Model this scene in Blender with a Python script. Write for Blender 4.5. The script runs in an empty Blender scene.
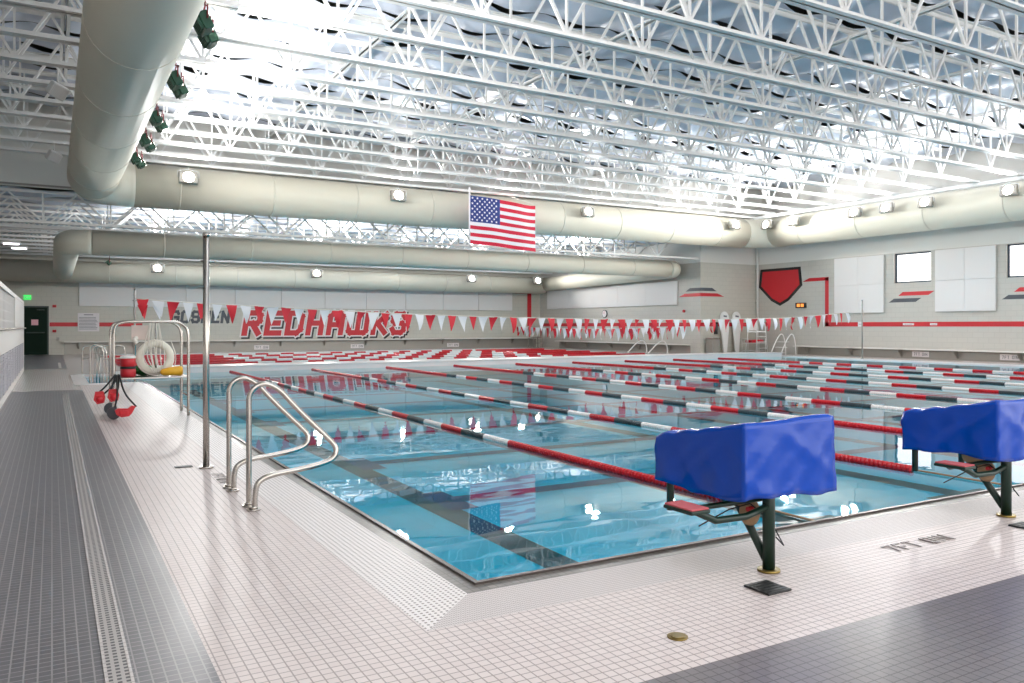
import bpy, bmesh, math, random
from mathutils import Vector, Matrix
random.seed(7)
C = bpy.context.scene.collection
PI = math.pi
def lin(c):
    return tuple(((v/255)/12.92 if v/255 <= .04045 else ((v/255+.055)/1.055)**2.4) for v in c)
# ------------------------------------------------------------------ materials
def new_mat(name):
    m = bpy.data.materials.new(name); m.use_nodes = True
    nt = m.node_tree; b = nt.nodes['Principled BSDF']
    return m, nt, b
def mat(name, rgb, rough=.5, metal=0, spec=.5, noise=0, nscale=8, emit=None, estr=0, bump=0, bscale=30, coat=0):
    m, nt, b = new_mat(name)
    c = (*lin(rgb), 1)
    b.inputs['Base Color'].default_value = c
    b.inputs['Roughness'].default_value = rough
    b.inputs['Metallic'].default_value = metal
    b.inputs['Specular IOR Level'].default_value = spec
    b.inputs['Coat Weight'].default_value = coat
    if emit:
        b.inputs['Emission Color'].default_value = (*lin(emit), 1); b.inputs['Emission Strength'].default_value = estr
    if noise or bump:
        tc = nt.nodes.new('ShaderNodeTexCoord')
    if noise:
        n = nt.nodes.new('ShaderNodeTexNoise'); n.inputs['Scale'].default_value = nscale; n.inputs['Detail'].default_value = 4
        nt.links.new(tc.outputs['Object'], n.inputs['Vector'])
        mx = nt.nodes.new('ShaderNodeMix'); mx.data_type = 'RGBA'
        mx.inputs[6].default_value = tuple(min(1, v*(1-noise)) for v in c[:3])+(1,)
        mx.inputs[7].default_value = tuple(min(1, v*(1+noise)) for v in c[:3])+(1,)
        nt.links.new(n.outputs['Fac'], mx.inputs[0]); nt.links.new(mx.outputs[2], b.inputs['Base Color'])
    if bump:
        n2 = nt.nodes.new('ShaderNodeTexNoise'); n2.inputs['Scale'].default_value = bscale
        nt.links.new(tc.outputs['Object'], n2.inputs['Vector'])
        bp = nt.nodes.new('ShaderNodeBump'); bp.inputs['Strength'].default_value = bump; bp.inputs['Distance'].default_value = .02
        nt.links.new(n2.outputs['Fac'], bp.inputs['Height']); nt.links.new(bp.outputs['Normal'], b.inputs['Normal'])
    return m
def tile_mat(name, c1, c2, grout, size, gap, rough, rot=(0,0,0), h=None, offset=0.0, bumpy=.15):
    m, nt, b = new_mat(name)
    g = nt.nodes.new('ShaderNodeNewGeometry'); mp = nt.nodes.new('ShaderNodeMapping')
    mp.inputs['Rotation'].default_value = rot
    mp.inputs['Location'].default_value = (100*size, 100*(h or size), 0)
    br = nt.nodes.new('ShaderNodeTexBrick'); br.offset = offset; br.squash = 1
    for k, v in (('Color1', c1), ('Color2', c2), ('Mortar', grout)): br.inputs[k].default_value = (*lin(v), 1)
    br.inputs['Scale'].default_value = 1; br.inputs['Mortar Size'].default_value = gap
    br.inputs['Brick Width'].default_value = size; br.inputs['Row Height'].default_value = h or size
    br.inputs['Mortar Smooth'].default_value = .1
    nt.links.new(g.outputs['Position'], mp.inputs['Vector']); nt.links.new(mp.outputs['Vector'], br.inputs['Vector'])
    nt.links.new(br.outputs['Color'], b.inputs['Base Color'])
    b.inputs['Roughness'].default_value = rough
    bp = nt.nodes.new('ShaderNodeBump'); bp.inputs['Strength'].default_value = bumpy; bp.inputs['Distance'].default_value = .002; bp.invert = True
    nt.links.new(br.outputs['Fac'], bp.inputs['Height']); nt.links.new(bp.outputs['Normal'], b.inputs['Normal'])
    return m
def dots_mat(name, base, hole, px, py, rad, rough=.45):
    m, nt, b = new_mat(name)
    g = nt.nodes.new('ShaderNodeNewGeometry'); sx = nt.nodes.new('ShaderNodeSeparateXYZ'); nt.links.new(g.outputs['Position'], sx.inputs[0])
    outs = []
    for ax, p in (('X', px), ('Y', py)):
        d = nt.nodes.new('ShaderNodeMath'); d.operation = 'DIVIDE'; d.inputs[1].default_value = p; nt.links.new(sx.outputs[ax], d.inputs[0])
        f = nt.nodes.new('ShaderNodeMath'); f.operation = 'FRACT'; nt.links.new(d.outputs[0], f.inputs[0])
        s = nt.nodes.new('ShaderNodeMath'); s.operation = 'SUBTRACT'; s.inputs[1].default_value = .5; nt.links.new(f.outputs[0], s.inputs[0])
        a = nt.nodes.new('ShaderNodeMath'); a.operation = 'ABSOLUTE'; nt.links.new(s.outputs[0], a.inputs[0]); outs.append(a)
    mx = nt.nodes.new('ShaderNodeMath'); mx.operation = 'MAXIMUM'; nt.links.new(outs[0].outputs[0], mx.inputs[0]); nt.links.new(outs[1].outputs[0], mx.inputs[1])
    lt = nt.nodes.new('ShaderNodeMath'); lt.operation = 'LESS_THAN'; lt.inputs[1].default_value = rad; nt.links.new(mx.outputs[0], lt.inputs[0])
    mc = nt.nodes.new('ShaderNodeMix'); mc.data_type = 'RGBA'; mc.inputs[6].default_value = (*lin(base), 1); mc.inputs[7].default_value = (*lin(hole), 1)
    nt.links.new(lt.outputs[0], mc.inputs[0]); nt.links.new(mc.outputs[2], b.inputs['Base Color']); b.inputs['Roughness'].default_value = rough
    return m
def water_mat():
    m = bpy.data.materials.new('pool_water'); m.use_nodes = True; nt = m.node_tree; nt.nodes.clear()
    out = nt.nodes.new('ShaderNodeOutputMaterial'); mix = nt.nodes.new('ShaderNodeMixShader')
    tr = nt.nodes.new('ShaderNodeBsdfTransparent'); tr.inputs[0].default_value = (.19, .88, .97, 1)
    gl = nt.nodes.new('ShaderNodeBsdfGlossy'); gl.inputs['Roughness'].default_value = .015; gl.inputs[0].default_value = (1, 1, 1, 1)
    fr = nt.nodes.new('ShaderNodeFresnel'); fr.inputs[0].default_value = 1.27
    g = nt.nodes.new('ShaderNodeNewGeometry'); mp = nt.nodes.new('ShaderNodeMapping'); mp.inputs['Scale'].default_value = (.9, 1.5, 1)
    n = nt.nodes.new('ShaderNodeTexNoise'); n.inputs['Scale'].default_value = 1.3; n.inputs['Detail'].default_value = 2
    bp = nt.nodes.new('ShaderNodeBump'); bp.inputs['Strength'].default_value = .08; bp.inputs['Distance'].default_value = .025
    L = nt.links.new
    L(g.outputs['Position'], mp.inputs['Vector']); L(mp.outputs[0], n.inputs['Vector']); L(n.outputs['Fac'], bp.inputs['Height'])
    L(bp.outputs[0], gl.inputs['Normal']); L(bp.outputs[0], fr.inputs['Normal'])
    L(fr.outputs[0], mix.inputs[0]); L(tr.outputs[0], mix.inputs[1]); L(gl.outputs[0], mix.inputs[2]); L(mix.outputs[0], out.inputs[0])
    return m
def glass_mat():
    m = bpy.data.materials.new('window_glass'); m.use_nodes = True; nt = m.node_tree; nt.nodes.clear()
    out = nt.nodes.new('ShaderNodeOutputMaterial'); mix = nt.nodes.new('ShaderNodeMixShader'); mix.inputs[0].default_value = .06
    tr = nt.nodes.new('ShaderNodeBsdfTransparent'); gl = nt.nodes.new('ShaderNodeBsdfGlossy'); gl.inputs['Roughness'].default_value = .02
    nt.links.new(tr.outputs[0], mix.inputs[1]); nt.links.new(gl.outputs[0], mix.inputs[2]); nt.links.new(mix.outputs[0], out.inputs[0])
    return m
def block_wall_mat(name, c, axis):
    # painted concrete block: courses 0.2 m, blocks 0.4 m
    rot = (PI/2, 0, 0) if axis == 'X' else (PI/2, 0, PI/2)
    m, nt, b = new_mat(name)
    g = nt.nodes.new('ShaderNodeNewGeometry'); sp = nt.nodes.new('ShaderNodeSeparateXYZ'); cb = nt.nodes.new('ShaderNodeCombineXYZ')
    nt.links.new(g.outputs['Position'], sp.inputs[0]); nt.links.new(sp.outputs[axis], cb.inputs[0]); nt.links.new(sp.outputs['Z'], cb.inputs[1])
    ad = nt.nodes.new('ShaderNodeVectorMath'); ad.operation = 'ADD'; ad.inputs[1].default_value = (40, 20, 0); nt.links.new(cb.outputs[0], ad.inputs[0])
    br = nt.nodes.new('ShaderNodeTexBrick'); br.inputs['Scale'].default_value = 1; br.inputs['Brick Width'].default_value = .41; br.inputs['Row Height'].default_value = .205
    br.inputs['Mortar Size'].default_value = .006
    cc = lin(c)
    br.inputs['Color1'].default_value = (*cc, 1); br.inputs['Color2'].default_value = tuple(v*.97 for v in cc)+(1,); br.inputs['Mortar'].default_value = tuple(v*.84 for v in cc)+(1,)
    nt.links.new(ad.outputs[0], br.inputs['Vector']); nt.links.new(br.outputs['Color'], b.inputs['Base Color']); b.inputs['Roughness'].default_value = .55
    return m
def flag_mat():
    return None
M = {}
M['light_tile'] = tile_mat('light_deck_tile', (222,210,205), (216,203,198), (162,148,142), .048, .0032, .4)
M['pale_tile'] = tile_mat('pale_walkway_tile', (216,209,205), (210,203,199), (176,166,160), .048, .0028, .22)
M['light_tile'].node_tree.nodes['Principled BSDF'].inputs['Specular IOR Level'].default_value = .3
M['dark_tile'] = tile_mat('dark_deck_tile', (108,105,108), (100,98,102), (150,146,146), .048, .0032, .33)
M['near_dark_tile'] = tile_mat('charcoal_deck_tile', (128,121,121), (121,115,115), (90,85,85), .048, .0032, .3)
M['edge_tile'] = tile_mat('pool_edge_tile', (128,122,114), (112,106,99), (92,86,80), .048, .004, .35)
M['coping'] = mat('white_coping', (238,233,230), .3, noise=.03)
M['grate'] = dots_mat('perforated_grate', (232,225,221), (120,108,100), .03, .03, .22)
M['lined_grate'] = dots_mat('lined_grate', (220,212,208), (172,160,155), .012, .024, .36)
M['drain_plate'] = dots_mat('drain_strip', (176,170,166), (66,62,64), .030, .034, .27, .35)
M['dark_stone'] = mat('dark_edge_lip', (72,62,58), .35)
M['basin'] = tile_mat('basin_plaster', (64,226,246), (68,230,250), (58,220,240), .6, .006, .5)
M['line_black'] = mat('lane_line_charcoal', (52,58,58), .5)
M['line_navy'] = mat('lane_line_navy', (44,34,96), .5)
M['water'] = water_mat(); M['glass'] = glass_mat()
M['wallX'] = block_wall_mat('grey_block_wall_x', (200,196,184), 'X'); M['wallY'] = block_wall_mat('grey_block_wall_y', (198,194,185), 'Y')
M['upper'] = mat('upper_wall_paint', (226,224,218), .6)
M['white'] = mat('white_steel_paint', (236,235,232), .4)
M['panel'] = mat('acoustic_panel_fabric', (232,228,225), .85, noise=.03, nscale=40)
M['blanket'] = mat('insulation_facing', (212,218,231), .4, noise=.05, nscale=1.5, bump=.6, bscale=2.5)
M['deck_dark'] = mat('roof_deck_dark', (72,74,68), .7)
M['deck_grey'] = mat('roof_deck_grey', (150,146,140), .6)
M['duct'] = mat('pale_duct_fabric', (222,217,200), .55, noise=.025, nscale=3)
M['seam'] = mat('duct_seam', (213,208,192), .5)
M['red'] = mat('red_paint', (196,34,44), .45); M['dark'] = mat('charcoal_paint', (74,78,84), .5); M['mark'] = mat('grey_inlaid_tile', (128,118,114), .4); M['black'] = mat('black_plastic', (26,28,28), .45)
M['redrope'] = mat('red_float', (205,30,42), .3); M['whiterope'] = mat('white_float', (240,238,234), .3); M['darkrope'] = mat('dark_teal_float', (62,76,80), .35)
M['cable'] = mat('steel_cable', (150,150,150), .3, 1)
M['steel'] = mat('brushed_stainless', (190,184,176), .24, 1)
M['greensteel'] = mat('dark_green_enamel', (16,44,34), .35)
M['cover'] = mat('blue_vinyl', (0,66,172), .2, spec=.4, noise=.08, nscale=5, bump=.25, bscale=6)
M['pad'] = mat('red_grit_pad', (190,92,96), .8, noise=.1, nscale=60)
M['tan'] = mat('tan_canvas', (170,140,108), .8, noise=.15, nscale=20)
M['flag_red'] = mat('pennant_red', (222,44,58), .6); M['flag_white'] = mat('pennant_white', (244,244,246), .6)
M['us_red'] = mat('flag_red', (208,22,58), .7); M['us_white'] = mat('flag_white', (244,240,244), .7); M['us_blue'] = mat('flag_blue', (44,62,134), .7)
M['door'] = mat('dark_green_door', (6,32,20), .6, spec=.15); M['frame'] = mat('door_frame', (30,52,44), .4)
M['alu'] = mat('dark_window_frame', (58,70,84), .4)
M['brass'] = mat('brass_cap', (150,128,70), .35, .9, noise=.2)
M['yellow'] = mat('yellow_foam', (238,178,44), .5); M['green'] = mat('green_nylon', (20,112,50), .6)
M['ring'] = mat('ring_buoy_white', (236,230,214), .5); M['rope'] = mat('white_rope', (232,226,214), .8)
M['grey_metal'] = mat('grey_metal_cabinet', (158,154,146), .4, .4)
M['beige'] = mat('beige_board', (222,204,194), .6); M['paper'] = mat('notice_paper', (232,226,226), .7); M['ink'] = mat('notice_ink', (120,116,120), .7)
M['pink'] = mat('pink_notice', (232,178,186), .7)
M['lamp'] = mat('lamp_lens', (255,255,255), .3, emit=(255,250,242), estr=14)
M['exitlit'] = mat('exit_green', (40,220,90), .4, emit=(30,230,90), estr=1.2)
M['amber'] = mat('amber_display', (40,24,10), .4, emit=(255,150,60), estr=1.6)
M['tube'] = mat('ceiling_tube', (255,255,255), .4, emit=(255,244,255), estr=6)
M['louver'] = mat('grey_louver', (186,184,190), .45); M['void'] = mat('dark_louver_gap', (58,50,74), .7)
M['kick'] = mat('pale_wall_base', (226,222,216), .5)
M['lightgreen'] = mat('dark_floodlight', (24,66,48), .4, .3); M['redcord'] = mat('red_yoke', (116,40,44), .5)
# ------------------------------------------------------------------ mesh builder
class MB:
    def __init__(s): s.bm = bmesh.new()
    def face(s, pts, mi=0):
        vs = [s.bm.verts.new(p) for p in pts]; f = s.bm.faces.new(vs); f.material_index = mi; return f
    def box(s, a, b, mi=0, bevel=0):
        x0,y0,z0 = a; x1,y1,z1 = b
        v = [s.bm.verts.new(p) for p in ((x0,y0,z0),(x1,y0,z0),(x1,y1,z0),(x0,y1,z0),(x0,y0,z1),(x1,y0,z1),(x1,y1,z1),(x0,y1,z1))]
        fs = []
        for q in ((0,3,2,1),(4,5,6,7),(0,1,5,4),(1,2,6,5),(2,3,7,6),(3,0,4,7)):
            f = s.bm.faces.new([v[i] for i in q]); f.material_index = mi; fs.append(f)
        if bevel:
            es = list({e for f in fs for e in f.edges})
            r = bmesh.ops.bevel(s.bm, geom=es, offset=bevel, segments=2, affect='EDGES', profile=.5)
            for f in r['faces']: f.material_index = mi
        return s
    def bar(s, p, q, w, h=None, mi=0, up=(0,0,1)):
        p, q = Vector(p), Vector(q); d = (q-p).normalized(); u = Vector(up)
        if abs(d.dot(u)) > .98: u = Vector((0,1,0))
        a = d.cross(u).normalized()*(w/2); b = a.cross(d).normalized()*((h or w)/2)
        r0 = [s.bm.verts.new(p+i*a+j*b) for i,j in ((-1,-1),(1,-1),(1,1),(-1,1))]; r1 = [s.bm.verts.new(q+i*a+j*b) for i,j in ((-1,-1),(1,-1),(1,1),(-1,1))]
        for k in range(4):
            f = s.bm.faces.new((r0[k], r0[(k+1)%4], r1[(k+1)%4], r1[k])); f.material_index = mi
        for r in (r0[::-1], r1):
            f = s.bm.faces.new(r); f.material_index = mi
        return s
    def tube(s, pts, r, n=10, mi=0, cap=True, closed=False, smooth=True):
        P = [Vector(p) for p in pts]; R = r if isinstance(r, (list, tuple)) else [r]*len(P)
        N = len(P); rings = []; u = None
        for i in range(N):
            if closed: t = (P[(i+1)%N]-P[i-1]).normalized()
            else: t = (P[min(i+1,N-1)]-P[max(i-1,0)]).normalized()
            if u is None:
                u = Vector((0,0,1)) if abs(t.z) < .9 else Vector((1,0,0))
            u = (u - t*u.dot(t)).normalized(); v = t.cross(u)
            rings.append([s.bm.verts.new(P[i]+R[i]*(math.cos(2*PI*k/n)*u+math.sin(2*PI*k/n)*v)) for k in range(n)])
        for i in range(N if closed else N-1):
            a, b = rings[i], rings[(i+1)%N]
            for k in range(n):
                f = s.bm.faces.new((a[k], a[(k+1)%n], b[(k+1)%n], b[k])); f.smooth = smooth
                f.material_index = mi(i) if callable(mi) else mi
        if cap and not closed:
            for rr in (rings[0][::-1], rings[-1]):
                f = s.bm.faces.new(rr); f.material_index = mi(0) if callable(mi) else mi
        return s
    def cyl(s, p, q, r, n=16, mi=0): return s.tube([p, q], r, n, mi)
    def ball(s, c, rx, ry=None, rz=None, mi=0, n=12):
        ry = ry or rx; rz = rz or rx
        r = bmesh.ops.create_uvsphere(s.bm, u_segments=n*2, v_segments=n, radius=1)
        for v in r['verts']: v.co = Vector((v.co.x*rx, v.co.y*ry, v.co.z*rz))+Vector(c)
        for f in {f for v in r['verts'] for f in v.link_faces}: f.smooth = True; f.material_index = mi
        return s
    def prism(s, poly, axis, a, b, mi=0):
        # poly: 2-D outline in the plane normal to axis, extruded from a to b
        def P(u, v, t): return {'X': (t,u,v), 'Y': (u,t,v), 'Z': (u,v,t)}[axis]
        r0 = [s.bm.verts.new(P(u,v,a)) for u,v in poly]; r1 = [s.bm.verts.new(P(u,v,b)) for u,v in poly]
        n = len(poly)
        for rr in (r0[::-1], r1):
            f = s.bm.faces.new(rr); f.material_index = mi
        for k in range(n):
            f = s.bm.faces.new((r0[k], r0[(k+1)%n], r1[(k+1)%n], r1[k])); f.material_index = mi
        return s
    def build(s, name, mats, parent=None, loc=None, recalc=True, **kw):
        if recalc: bmesh.ops.recalc_face_normals(s.bm, faces=s.bm.faces)
        me = bpy.data.meshes.new(name); s.bm.to_mesh(me); s.bm.free()
        for m in (mats if isinstance(mats, (list, tuple)) else [mats]): me.materials.append(m)
        o = bpy.data.objects.new(name, me); C.objects.link(o)
        if parent: o.parent = parent
        if loc: o.location = loc
        return o
def tag(o, label=None, cat=None, group=None, kind=None):
    if label: o['label'] = label
    if cat: o['category'] = cat
    if group: o['group'] = group
    if kind: o['kind'] = kind
    return o
def empty(name, loc=(0,0,0), rz=0):
    o = bpy.data.objects.new(name, None); C.objects.link(o); o.location = loc; o.rotation_euler = (0,0,rz); o.empty_display_size = .1
    return o
def inst(src, parent, loc, rot=(0,0,0), name=None):
    c = src.copy(); C.objects.link(c); c.parent = parent; c.location = loc; c.rotation_euler = rot
    return c
def copy_tree(o, parent=None):
    c = o.copy(); C.objects.link(c)
    if parent: c.parent = parent
    for ch in list(o.children): copy_tree(ch, c)
    return c
def S(o, label, kind='structure'):
    o['kind'] = kind
    if label: o['label'] = label
    return o
ORD = ['first','second','third','fourth','fifth','sixth','seventh','eighth','ninth','tenth','eleventh','twelfth','thirteenth','fourteenth','fifteenth','sixteenth','seventeenth','eighteenth']
# key dimensions (metres): x runs along the block end, y along the lanes, deck at z = 0
PX0, PX1, PY0, PY1 = 1.955, 28.97, 3.767, 25.56
NX0, NY0, NY1 = .76, 21.4, 25.3                       # stair alcove in the long side
WZ = -.045
BOT = -.46
FY0, FY1, FX1 = 26.75, 42.2, 25.2                     # far pool behind the bulkhead
XW, XF, YJ, YF = 31.0, 27.2, 29.0, 43.7               # side wall, far side wall, jog, far wall
XL, YB = -7.0, -4.0
# ------------------------------------------------------------------ floor
def quad(mb, x0, x1, y0, y1, mi, z=0): mb.face(((x0,y0,z),(x1,y0,z),(x1,y1,z),(x0,y1,z)), mi)
f = MB()
LT, PT, DT, ND, ED, CO = 0, 1, 2, 3, 4, 5
DX = .56
quad(f, XL, DX, YB, 19.4, DT); quad(f, XL, DX, 19.4, 20.9, PT); quad(f, XL, .44, 20.9, NY1+.15, PT); quad(f, .44, DX, 20.9, NY1+.15, CO); quad(f, XL, DX, NY1+.15, 29.2, PT); quad(f, XL, .42, 29.2, YF, DT); quad(f, .42, DX, 29.2, YF, PT)
quad(f, DX, XW, YB, 2.4, ND)
quad(f, DX, XW, 2.4, 3.28, LT)
quad(f, DX, 1.453, 3.28, 20.9, LT)
quad(f, DX, 1.453, 20.9, NY0-.15, CO)
# alcove surround
quad(f, DX, NX0-.12, NY0-.15, NY1+.15, CO); quad(f, NX0-.12, 1.453, NY0-.15, NY0, CO); quad(f, NX0-.12, 1.453, NY1, NY1+.15, CO)
quad(f, NX0-.12, NX0, NY0, NY1, CO)
quad(f, DX, 1.453, NY1+.15, FY0, PT)
quad(f, 1.453, 1.83, NY0, NY0, LT) if 0 else None
# stone edge band around the main pool
quad(f, 1.83, PX0, PY0, NY0, ED); quad(f, 1.83, PX1+.13, 3.637, PY0, ED)
quad(f, PX1, PX1+.45, PY0, FY0, CO)
quad(f, PX1+.45, XW, 3.28, YJ+.3, LT); quad(f, PX1+.13, PX1+.45, 3.28, PY0, LT); quad(f, PX1, PX1+.45, FY0, YJ+.3, LT)
quad(f, 1.453, PX0, NY1, FY0, CO)
# far deck
quad(f, DX, PX0, FY0, YF, PT); quad(f, PX0, XF+.2, FY1, YF, PT); quad(f, FX1, XW, FY0, FY1, PT) 
floor = S(f.build('floor', [M['light_tile'], M['pale_tile'], M['dark_tile'], M['near_dark_tile'], M['edge_tile'], M['coping']]), 'tiled pool deck in white and grey mosaic')
# overflow grates (mitred at the near corner)
g = MB()
g.face(((1.453,3.28,0),(1.83,3.637,0),(1.83,NY0,0),(1.453,NY0,0)), 0)
g.face(((1.453,3.28,0),(PX1+.13,3.28,0),(PX1+.13,3.637,0),(1.83,3.637,0)), 1)
S(g.build('floor_grating', [M['grate'], M['lined_grate']], floor), None)
g = MB(); g.box((1.925,PY0,-.06),(PX0,NY0,.012)); g.box((1.925,PY0-.03,-.06),(PX1+.03,PY0,.012))
S(g.build('pool_edge_lip', M['dark_stone'], floor), None)
g = MB(); g.box((.188,1.0,-.02),(.262,18.3,.004))
dr = S(g.build('drain_strip', M['drain_plate'], floor), None)
g = MB(); g.box((.176,1.0,-.02),(.188,18.3,.006)); g.box((.262,1.0,-.02),(.274,18.3,.006)); S(g.build('drain_frame', M['pale_tile'], floor), None)
g = MB(); g.box((.19,29.6,-.02),(.27,34,.004)); S(g.build('drain_strip', M['kick'], floor), None)
# basin (its floor at the depth it shows through the water)
b = MB()
def wall_strip(mb, pts, z0, z1, mi=0):
    for p, q in zip(pts, pts[1:]): mb.face(((p[0],p[1],z0),(q[0],q[1],z0),(q[0],q[1],z1),(p[0],p[1],z1)), mi)
quad(b, PX0, PX1, PY0, PY1+.2, 0, BOT)
quad(b, NX0, PX0, NY0, NY1, 0, BOT+.1)
wall_strip(b, [(PX0,NY0),(PX0,PY0),(PX1,PY0),(PX1,PY1+.2),(PX0,PY1+.2),(PX0,NY1),(NX0,NY1),(NX0,NY0),(PX0,NY0)], BOT, WZ-.03)
wall_strip(b, [(PX0,NY0),(PX0,PY0),(PX1,PY0),(PX1,PY1+.2),(PX0,PY1+.2),(PX0,NY1),(NX0,NY1),(NX0,NY0),(PX0,NY0)], WZ-.03, 0, 1)
basin = S(b.build('pool_basin_floor', [M['basin'], M['coping']], recalc=False), 'turquoise pool basin')
lanes = [3.36] + [5.98+2.52*i for i in range(9)]
for i, x in enumerate(lanes):
    m = MB(); y0 = PY0+.02 if i == 0 else 5.15
    quad(m, x-.15, x+.15, y0, PY1-1.6, 0, BOT+.004)
    if i: quad(m, x-.5, x+.5, y0-.3, y0, 0, BOT+.004)
    quad(m, x-.5, x+.5, PY1-1.6, PY1-1.3, 0, BOT+.004)
    S(m.build('floor_lane_line', M['line_black'], basin), None)
for y in (7.55, 10.08, 12.6, 15.1, 17.65, 20.2):
    m = MB(); quad(m, PX0+1.75, PX1-1.75, y-.13, y+.13, 0, BOT+.008); quad(m, PX0+1.45, PX0+1.75, y-.45, y+.45, 0, BOT+.008); quad(m, PX1-1.75, PX1-1.45, y-.45, y+.45, 0, BOT+.008)
    S(m.build('floor_cross_line', M['line_navy'], basin), None)
b = MB(); quad(b, PX0, FX1, FY0, FY1, 0, BOT); wall_strip(b, [(PX0,FY0),(FX1,FY0),(FX1,FY1),(PX0,FY1),(PX0,FY0)], BOT, WZ-.03); wall_strip(b, [(PX0,FY0),(FX1,FY0),(FX1,FY1),(PX0,FY1),(PX0,FY0)], WZ-.03, 0, 1)
S(b.build('far_pool_floor', [M['basin'], M['coping']], recalc=False), 'far pool basin behind the bulkhead')
# water
w = MB(); quad(w, PX0, PX1, PY0, PY1+.1, 0, WZ); quad(w, NX0, PX0, NY0, NY1, 0, WZ)
S(w.build('water', M['water'], recalc=False), 'still turquoise pool water')
w = MB(); quad(w, PX0, FX1, FY0-.1, FY1, 0, WZ)
S(w.build('far_pool_water', M['water'], recalc=False), 'water of the far pool behind the bulkhead')
# bulkhead
bk = empty('bulkhead', (PX0+.02, PY1, 0)); tag(bk, 'long white bulkhead dividing the lap pool from the far pool', 'bulkhead')
m = MB(); m.box((0,0,-.4),(PX1-PX0-.04,FY0-PY1,.12), bevel=.02); m.build('bulkhead_body', M['coping'], bk)
m = MB(); m.box((0,-.03,.10),(PX1-PX0-.04,FY0-PY1+.03,.15), bevel=.015); m.build('walkway_cap', M['coping'], bk)
# ------------------------------------------------------------------ walls
ZB = 4.45; ZT = 8.35
w = MB()
def wallY(mb, x, y0, y1, z0, z1, mi): mb.face(((x,y0,z0),(x,y1,z0),(x,y1,z1),(x,y0,z1)), mi)
def wallX(mb, y, x0, x1, z0, z1, mi): mb.face(((x0,y,z0),(x1,y,z0),(x1,y,z1),(x0,y,z1)), mi)
wins = [(19.72, 21.37), (14.95, 16.76)]; WZ0, WZ1 = 3.17, 4.42
ys = [YB] + sorted([v for p in wins for v in p]) + [YJ]
for a, c in zip(ys, ys[1:]):
    if (a, c) in wins:
        wallY(w, XW, a, c, 0, WZ0, 0); wallY(w, XW, a, c, WZ1, ZB, 0)
        w.face(((XW,a,WZ0),(XW,c,WZ0),(XW+.22,c,WZ0),(XW+.22,a,WZ0)), 0); w.face(((XW,a,WZ1),(XW,c,WZ1),(XW+.22,c,WZ1),(XW+.22,a,WZ1)), 0)
        for y in (a, c): w.face(((XW,y,WZ0),(XW+.22,y,WZ0),(XW+.22,y,WZ1),(XW,y,WZ1)), 0)
    else: wallY(w, XW, a, c, 0, ZB, 0)
wallY(w, XW, YB, YJ, ZB, ZT, 1)
S(w.build('wall_right', [M['wallY'], M['upper']], recalc=False), 'grey block side wall with white upper band')
w = MB(); wallX(w, YJ, XF, XW, 0, ZB, 0); wallX(w, YJ, XF, XW, ZB, ZT, 1)
S(w.build('wall_return', [M['wallX'], M['upper']], recalc=False), 'short return wall at the corner')
w = MB(); wallY(w, XF, YJ, YF, 0, ZB, 0); wallY(w, XF, YJ, YF, ZB, 6, 1)
S(w.build('wall_far_right', [M['wallY'], M['upper']], recalc=False), 'grey block side wall of the far pool')
w = MB(); wallX(w, YF, XL, XF, 0, 6, 0)
S(w.build('wall_far', [M['wallX']], recalc=False), 'grey block end wall with painted team lettering')
w = MB(); wallY(w, XL, YB, YF, 0, ZT, 0)
S(w.build('wall_left', [M['wallY']], recalc=False), 'outer side wall behind the spectator screen')
w = MB(); wallX(w, 28.62, XL, XF+4, 5.62, ZT, 0)
S(w.build('wall_step', [M['upper']], recalc=False), 'drop between the high and the low roof')
# windows
for i, (a, c) in enumerate(wins):
    o = MB()
    for q in (((XW+.1,a,WZ0),(XW+.16,c,WZ0+.06)), ((XW+.1,a,WZ1-.06),(XW+.16,c,WZ1)), ((XW+.1,a,WZ0),(XW+.16,a+.06,WZ1)), ((XW+.1,c-.06,WZ0),(XW+.16,c,WZ1))): o.box(*q)
    wo = S(o.build('window_%d' % (i+1), M['alu']), 'small high window with dark frame')
    p = MB(); p.box((XW+.12,a+.05,WZ0+.05),(XW+.13,c-.05,WZ1-.05)); S(p.build('window_pane', M['glass'], wo), None)
# painted stripes
tn = [0]
def trim(label, mbs, m):
    tn[0] += 1
    return S(mbs.build('trim_%d' % tn[0], m), label)
t = MB(); t.box((XW-.006,YB,1.34),(XW,24.86,1.53)); t.box((XW-.006,24.66,1.34),(XW,24.86,3.6)); t.prism([(24.66,3.62),(25.75,3.62),(26.15,3.46),(24.66,3.46)], 'X', XW-.006, XW)
trim('red stripe along the window wall that turns up beside the emblem', t, M['red'])
for (a, c) in wins + [(10.2, 11.9)]:
    mid = (a+c)/2
    t = MB(); t.prism([(mid-.98,2.79),(mid+.42,2.79),(mid+.62,2.63),(mid-.72,2.63)], 'X', XW-.006, XW); trim('red slanted dash below a window', t, M['red'])
    t = MB(); t.prism([(mid-.42,2.52),(mid+.82,2.52),(mid+1.06,2.36),(mid-.16,2.36)], 'X', XW-.006, XW); trim('dark slanted dash below a window', t, M['dark'])
t = MB(); t.prism([(29.0,2.96),(30.1,2.96),(30.55,2.80),(29.0,2.80)], 'X', XF-.006, XF); t.prism([(XF-.006,2.96),(28.3,2.96),(28.75,2.80),(XF-.006,2.80)], 'Y', YJ-.006, YJ)
trim('red dash wrapping the corner of the return wall', t, M['red'])
t = MB(); t.prism([(29.0,3.22),(29.75,3.22),(30.05,3.06),(29.0,3.06)], 'X', XF-.006, XF); t.prism([(XF-.006,3.22),(27.95,3.22),(28.25,3.06),(XF-.006,3.06)], 'Y', YJ-.006, YJ)
trim('dark dash wrapping the corner of the return wall', t, M['dark'])
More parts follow.
